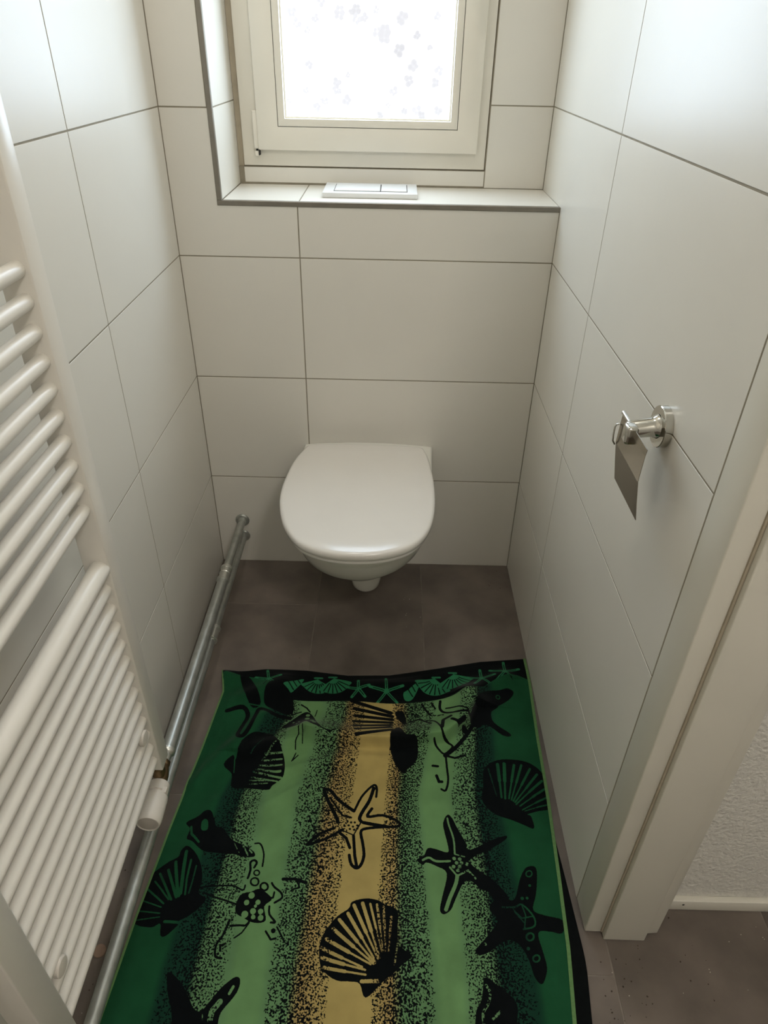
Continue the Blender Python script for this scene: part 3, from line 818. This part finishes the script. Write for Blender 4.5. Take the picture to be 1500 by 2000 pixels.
["s",36,[2311,-10887,2229,-10920,2246,-11001]],
["s",33,[2340,-10595,2496,-10580,2608,-10578,2664,-10512]],
["s",24,[2668,-10533,2564,-10705,2447,-10792]],
["s",32,[2852,-10132,3031,-10083,3041,-9991]],
["s",26,[2705,-9634,2698,-9668,2670,-9687,2634,-9682,2606,-9655,2600,-9619,2618,-9590,2653,-9583,2687,-9600,2705,-9634]],
["s",31,[2722,-9812,2713,-9861,2672,-9888,2620,-9880,2580,-9842,2571,-9790,2598,-9750,2647,-9740,2697,-9764,2722,-9812]],
["s",33,[2910,-9902,2900,-9947,2862,-9971,2813,-9964,2777,-9929,2769,-9881,2794,-9844,2840,-9834,2886,-9857,2910,-9902]],
["s",75,[3115,-10650,3118,-10650]],
["f",0,[1419,-11379,1492,-11360,1685,-11495,1876,-11712,1988,-11859,2113,-11905,2219,-11788,2366,-11583,2496,-11460,2601,-11396,2677,-11438,2674,-11576,2604,-11713,2455,-11914,2435,-12085,2445,-12385,2658,-12530,2244,-12685,1851,-12547,1648,-11932,1523,-11687]],
["cs",40,[2581,-11544,2534,-11647]],
["cs",79,[2405,-11767,2301,-11901,2298,-12014]],
["cs",16,[2162,-11953,2168,-12017]],
["f",0,[6799,-11310,6886,-11308,7013,-11413,7232,-11574,7311,-11735,7259,-11979,7219,-12256,6619,-12268,6611,-11837,6712,-11660,6768,-11449]],
["cs",37,[6823,-11417,6878,-11537,6828,-11687,6728,-11834,6728,-11991]],
["cs",37,[6887,-11902,6961,-11844,7017,-11799]]]
def seg_dist(px, py, pts):
    d = np.full(px.shape, 9.)
    for (ax_, ay), (bx, by) in zip(pts, pts[1:]):
        vx, vy = bx-ax_, by-ay; L = vx*vx+vy*vy+1e-14
        t = np.clip(((px-ax_)*vx+(py-ay)*vy)/L, 0, 1)
        d = np.minimum(d, np.hypot(px-ax_-t*vx, py-ay-t*vy))
    return d
def inside(px, py, pts):
    c = np.zeros(px.shape, bool); n = len(pts)
    for i in range(n):
        (xa, ya), (xb, yb) = pts[i], pts[(i+1) % n]
        if ya == yb: continue
        c ^= ((ya > py) != (yb > py)) & (px < (xb-xa)*(py-ya)/(yb-ya)+xa)
    return c
def curve(pts, closed, n=4):
    m = len(pts); P_ = np.array(pts); out = []
    for i in range(m if closed else m-1):
        g4 = [(i+k-1) % m if closed else min(max(i+k-1, 0), m-1) for k in range(4)]
        a, b, c, d = P_[g4]
        for t in np.arange(n)/n:
            out.append(tuple(.5*(2*b+(c-a)*t+(2*a-5*b+4*c-d)*t*t+(3*b-a-3*c+d)*t**3)))
    if not closed: out.append(tuple(P_[-1]))
    return out
NS, NT = 540, 600
TL = [(-.46, .0960), (-.52, .1090), (-.674, .0960), (-.88, .0740), (-1.04, .0610), (-1.20, .0520), (-1.36, .0500)]
TRr = [(-.38, .8600), (-.47, .8610), (-.638, .8530), (-.793, .8490), (-.964, .8400), (-1.081, .8325), (-1.196, .8190), (-1.36, .8080)]
TTOP = [(.09, -.4634), (.20, -.4462), (.305, -.4464), (.409, -.4602), (.512, -.4569), (.641, -.4288), (.748, -.4008), (.862, -.3884)]
def interp(tab, v):
    tab = sorted(tab); return np.interp(v, [a for a, b in tab], [b for a, b in tab])
S, T = np.meshgrid(np.linspace(0, 1, NS), np.linspace(0, 1, NT))
ytop = interp(TTOP, .095 + S*.767); YY = ytop + (-1.345-ytop)*T
xl = interp(TL, YY); xr = interp(TRr, YY); XX = xl + (xr-xl)*S
# relief: wrinkles and the loose fold below the border
ZZ = np.full_like(XX, .0075)
def ridge(pts, amp, s_far, s_near=None):
    global ZZ
    s_near = s_near or s_far
    pts = [(a, b) for a, b in pts]
    d = seg_dist(XX, YY, pts)
    yl = np.interp(XX, [p[0] for p in sorted(pts)], [p[1] for p in sorted(pts)])
    s = np.where(YY > yl, s_far, s_near)
    ZZ += 1.35*amp*np.exp(-(d/s)**2)
ridge([(.33, -.652), (.445, -.664), (.548, -.664), (.6425, -.645), (.69, -.60), (.71, -.55)], .024, .045, .009)
ridge([(.19, -.70), (.33, -.655)], .012, .03, .014)
ridge([(.10, -.775), (.178, -.665), (.22, -.60)], .010, .022)
ridge([(.29, -.742), (.42, -.70), (.50, -.705)], .007, .018, .012)
ridge([(.60, -1.045), (.606, -1.12), (.612, -1.20)], .006, .016)
ridge([(.213, -.85), (.34, -.775)], .006, .018)
ridge([(.80, -.90), (.795, -1.16)], .004, .025)
ridge([(.105, -.98), (.155, -.82)], .006, .02)
ridge([(.13, -1.05), (.30, -.98)], .003, .03)
ridge([(.16, -.55), (.25, -.50)], .010, .03)
ridge([(.70, -.52), (.80, -.46)], .012, .03, .02)
ridge([(.45, -.50), (.58, -.49)], .006, .02)
ridge([(.36, -1.0), (.40, -1.25)], .003, .03)
ZZ += .024*np.exp(-((XX-.10)**2+(YY+.472)**2)/.030**2)
rs = np.random.RandomState(3)
for k in range(26):
    kx, ky, ph_ = rs.uniform(-30, 30), rs.uniform(-30, 30), rs.uniform(0, 6.28)
    ZZ += .00032*np.sin(kx*XX+ky*YY+ph_)
edge = np.minimum(np.minimum(S, 1-S)*.75, np.minimum(T, 1-T)*.9)
ZZ = .002 + (ZZ-.002)*np.clip(.55+edge/.05, 0, 1)
# stripe coordinate: knots measured across the cloth
K1 = [.048, .128, .189, .252, .309, .359, .420, .485, .530, .600, .645, .702, .772, .829]
K2 = [.095, .161, .207, .258, .314, .381, .442, .504, .534, .581, .642, .696, .745, .856]
K3 = [.110, .228, .285, .304, .356, .413, .459, .518, .549, .630, .679, .721, .761, .850]
SS = np.zeros_like(XX)
for r_ in range(NT):
    k = [float(np.interp(YY[r_].mean(), [-1.1321, -.7919, -.5657], v)) for v in zip(K1, K2, K3)]
    SS[r_] = np.interp(XX[r_], k, range(14))
ink = np.zeros_like(XX); band = np.zeros_like(XX); DX = .0022
for kind, wd, pts in MOTIFS:
    pts = [(pts[i]*1e-4, pts[i+1]*1e-4) for i in range(0, len(pts), 2)]
    if len(pts) > 3: pts = curve(pts, kind in ('f', 'cf'))
    hw_ = wd*.56e-4; mg = hw_+.004
    x0, x1 = min(p[0] for p in pts)-mg, max(p[0] for p in pts)+mg; y0, y1 = min(p[1] for p in pts)-mg, max(p[1] for p in pts)+mg
    mk = (XX > x0) & (XX < x1) & (YY > y0) & (YY < y1)
    if not mk.any(): continue
    px, py = XX[mk], YY[mk]
    if kind in ('f', 'cf', 'b'):
        d = seg_dist(px, py, pts+pts[:1]); d = np.where(inside(px, py, pts), -d, d)
    else: d = seg_dist(px, py, pts)-hw_
    a = np.clip(.5-d/DX, 0, 1)
    if kind == 'b': band[mk] = np.maximum(band[mk], a)
    if kind in ('f', 's', 'b'): ink[mk] = np.maximum(ink[mk], a)
    else: ink[mk] = np.minimum(ink[mk], 1-a)
V = np.stack([XX, YY, ZZ], -1).reshape(-1, 3)
idx = np.arange(NS*NT).reshape(NT, NS)
Fq = np.stack([idx[:-1, :-1], idx[1:, :-1], idx[1:, 1:], idx[:-1, 1:]], -1).reshape(-1, 4)
rim = np.concatenate([idx[0, :], idx[1:, -1], idx[-1, -2::-1], idx[-2:0:-1, 0]])
low = V[rim].copy(); low[:, 2] = np.maximum(.0006, low[:, 2]-.006)
n0 = len(V); V = np.concatenate([V, low]); nr = len(rim); ar = np.arange(nr)
skirt = np.stack([rim, n0+ar, n0+(ar+1) % nr, np.roll(rim, -1)], -1)
skirt = skirt[:, ::-1]
Fall = np.concatenate([Fq, skirt])
me = bpy.data.meshes.new('beach_towel')
me.from_pydata(V.tolist(), [], Fall.tolist())
def attr(nm, arr):
    full = np.concatenate([arr.reshape(-1), arr.reshape(-1)[rim]]).astype(np.float32)
    me.attributes.new(nm, 'FLOAT', 'POINT').data.foreach_set('value', full)
attr('ink', ink); attr('band', band); attr('stripe', SS/13.0)
tm = bpy.data.materials.new('towel_print'); tm.use_nodes = True; nt = tm.node_tree; pb = nt.nodes['Principled BSDF']
pb.inputs['Roughness'].default_value = .95; pb.inputs['Specular IOR Level'].default_value = .08
pb.inputs['Sheen Weight'].default_value = .12; pb.inputs['Sheen Roughness'].default_value = .4
N = lambda t: nt.nodes.new('ShaderNode'+t)
def A_(nm):
    n = N('Attribute'); n.attribute_name = nm; return n.outputs['Fac']
def ramp(stops, fac):
    r = N('ValToRGB'); el = r.color_ramp.elements
    el[0].position, el[0].color = stops[0]; el[1].position, el[1].color = stops[-1]
    for p, c in stops[1:-1]:
        e = el.new(p); e.color = c
    nt.links.new(fac, r.inputs[0]); return r.outputs[0]
def math_(op, a, b):
    n = N('Math'); n.operation = op
    for i, v in enumerate((a, b)):
        if isinstance(v, (int, float)): n.inputs[i].default_value = v
        else: nt.links.new(v, n.inputs[i])
    return n.outputs[0]
dk, dm, gm, gb, yl_, yb_ = lin(27, 75, 46), lin(21, 54, 40), lin(98, 134, 91), lin(104, 142, 92), lin(172, 153, 94), lin(164, 140, 88)
s13 = lambda v: v/13.
base = ramp([(0, dk), (s13(.95), dk), (s13(1.15), dm), (s13(1.9), dm), (s13(2.1), gm), (s13(2.9), gm), (s13(3.1), gb), (s13(3.9), gb), (s13(4.1), gm), (s13(4.85), gm), (s13(5.15), yb_), (s13(6), yl_), (s13(7), yl_), (s13(7.85), yb_), (s13(8.15), gm), (s13(8.9), gm), (s13(9.1), gb), (s13(9.9), gb), (s13(10.1), gm), (s13(10.9), gm), (s13(11.1), dm), (s13(11.9), dm), (s13(12.1), dk), (1, dk)], A_('stripe'))
g = lambda v: (v, v, v, 1)
DS = [(0, 0), (.85, 0), (1.15, .40), (1.9, .52), (2.1, .50), (2.75, .44), (3.05, 0), (3.95, 0), (4.15, .44), (5, .53), (5.9, .45), (6.05, 0), (6.95, 0), (7.12, .46), (7.9, .53), (8.2, .54), (8.88, .45), (9.05, 0), (9.95, 0), (10.12, .44), (10.9, .51), (11.1, .54), (11.8, .42), (12.15, 0), (13, 0)]
dens = ramp([(a/13, g(b)) for a, b in DS], A_('stripe'))
tc = N('TexCoord')
no = N('TexNoise'); no.inputs['Scale'].default_value = 300; no.inputs['Detail'].default_value = 1.5
nt.links.new(tc.outputs['Object'], no.inputs['Vector'])
stip = N('MapRange'); stip.inputs[1].default_value = -.025; stip.inputs[2].default_value = .025
nt.links.new(math_('SUBTRACT', dens, no.outputs['Fac']), stip.inputs[0])
no2 = N('TexNoise'); no2.inputs['Scale'].default_value = 420; nt.links.new(tc.outputs['Object'], no2.inputs['Vector'])
jag = math_('MULTIPLY', math_('SUBTRACT', no2.outputs['Fac'], .5), .55)
inkm = N('MapRange'); inkm.inputs[1].default_value = .42; inkm.inputs[2].default_value = .58
nt.links.new(math_('ADD', A_('ink'), jag), inkm.inputs[0])
notband = math_('SUBTRACT', 1.0, A_('band'))
dark = math_('MAXIMUM', math_('MULTIPLY', stip.outputs[0], notband), inkm.outputs[0])
mb = N('Mix'); mb.data_type = 'RGBA'; nt.links.new(A_('band'), mb.inputs[0]); nt.links.new(base, mb.inputs[6]); mb.inputs[7].default_value = lin(44, 112, 74)
md = N('Mix'); md.data_type = 'RGBA'; nt.links.new(dark, md.inputs[0]); nt.links.new(mb.outputs[2], md.inputs[6]); md.inputs[7].default_value = lin(9, 13, 14)
no3 = N('TexNoise'); no3.inputs['Scale'].default_value = 18; no3.inputs['Detail'].default_value = 4; nt.links.new(tc.outputs['Object'], no3.inputs['Vector'])
mv = N('MapRange'); mv.inputs[1].default_value = .3; mv.inputs[2].default_value = .7; mv.inputs[3].default_value = .86; mv.inputs[4].default_value = 1.12
nt.links.new(no3.outputs['Fac'], mv.inputs[0])
sc_ = N('VectorMath'); sc_.operation = 'SCALE'; nt.links.new(md.outputs[2], sc_.inputs[0]); nt.links.new(mv.outputs[0], sc_.inputs['Scale'])
nt.links.new(sc_.outputs[0], pb.inputs['Base Color'])
bp_ = N('Bump'); bp_.inputs['Strength'].default_value = .25; bp_.inputs['Distance'].default_value = .0015
nt.links.new(no2.outputs['Fac'], bp_.inputs['Height']); nt.links.new(bp_.outputs[0], pb.inputs['Normal'])
towel = tag(link('beach_towel', me, tm, None, True), 'green and yellow striped beach towel with black shells and starfish on floor', 'towel')
def strip(name, pts, wd, z, th, m, zs=None):
    """narrow cloth strip following pts (x, y), its right side at +wd"""
    bm = bmesh.new(); rings = []
    for i, (x, y) in enumerate(pts):
        zz = z if zs is None else zs[i]; w_ = wd[i] if isinstance(wd, list) else wd
        rings.append([(x, y, zz-th), (x+w_, y, zz-th), (x+w_, y, zz), (x, y, zz)])
    add_loft(bm, rings)
    return from_bm(name, bm, m, towel)
ir = [int(v) for v in np.linspace(0, NT-1, 60)]
re_ = [(float(XX[i, -1])-.002, float(YY[i, -1])) for i in ir]; rz = [float(ZZ[i, -1])+.0012 for i in ir]
strip('hem', re_, .0065, 0, .0035, 'hem_fabric', rz)
ir2 = [i for i in ir if YY[i, -1] < -.86]
strip('folded_edge', [(float(XX[i, -1])-.01, float(YY[i, -1])) for i in ir2], [.013+.028*min(1, (-.86-float(YY[i, -1]))/.25) for i in ir2], .0032, .0026, 'dark_fabric')
le = [(float(XX[i, 0])-.002, float(YY[i, 0])) for i in ir]; lz = [float(ZZ[i, 0])+.0008 for i in ir]
strip('hem', le, .004, 0, .003, 'hem_fabric', lz)

# ------------------------------------------------------------------ small things on the floor
tag(lathe('felt_pad', (.0135, -1.1016, .0002), (0, 0, 1), [(0, .0100), (.0005, .0108), (.0030, .0108), (.0036, .0100), (.0037, .001)], 'felt', None, 24), 'small round beige felt pad on floor behind lower pipe', 'pad')
rg = random.Random(11); bm = bmesh.new()
spots = [(rg.uniform(.88, .96), rg.uniform(-1.22, -1.07)) for _ in range(34)] + [(rg.uniform(1.0, 1.3), rg.uniform(-1.2, -1.02)) for _ in range(16)] + [(rg.uniform(.01, .05), rg.uniform(-1.2, -.95)) for _ in range(14)] + [(rg.uniform(.80, .86), rg.uniform(-.12, -.01)) for _ in range(10)] + [(.28, -.40)]
for x, y in spots:
    r = rg.uniform(.0006, .0017); mtx = Matrix.Translation((x, y, r*.6)) @ Matrix.Rotation(rg.uniform(0, 3), 4, 'Z') @ Matrix.Diagonal((1.0, rg.uniform(.5, 1), .6, 1))
    bmesh.ops.create_icosphere(bm, subdivisions=1, radius=r, matrix=mtx)
gt = tag(from_bm('grit', bm, 'grit'), 'dark dirt crumbs scattered on the floor by door frame and radiator', 'dirt'); gt['kind'] = 'stuff'
bm = bmesh.new()
for _ in range(26):
    x, y = rg.choice([(rg.uniform(.88, .96), rg.uniform(-1.2, -1.07)), (rg.uniform(1.0, 1.3), rg.uniform(-1.2, -1.02)), (rg.uniform(.01, .05), rg.uniform(-1.25, -.98)), (rg.uniform(.55, .62), rg.uniform(-.28, -.15))])
    r = rg.uniform(.0005, .0012); bmesh.ops.create_icosphere(bm, subdivisions=1, radius=r, matrix=Matrix.Translation((x, y, r*.6)))
lt = tag(from_bm('lint', bm, 'lint'), 'pale specks of plaster scattered over the floor tiles', 'dirt'); lt['kind'] = 'stuff'
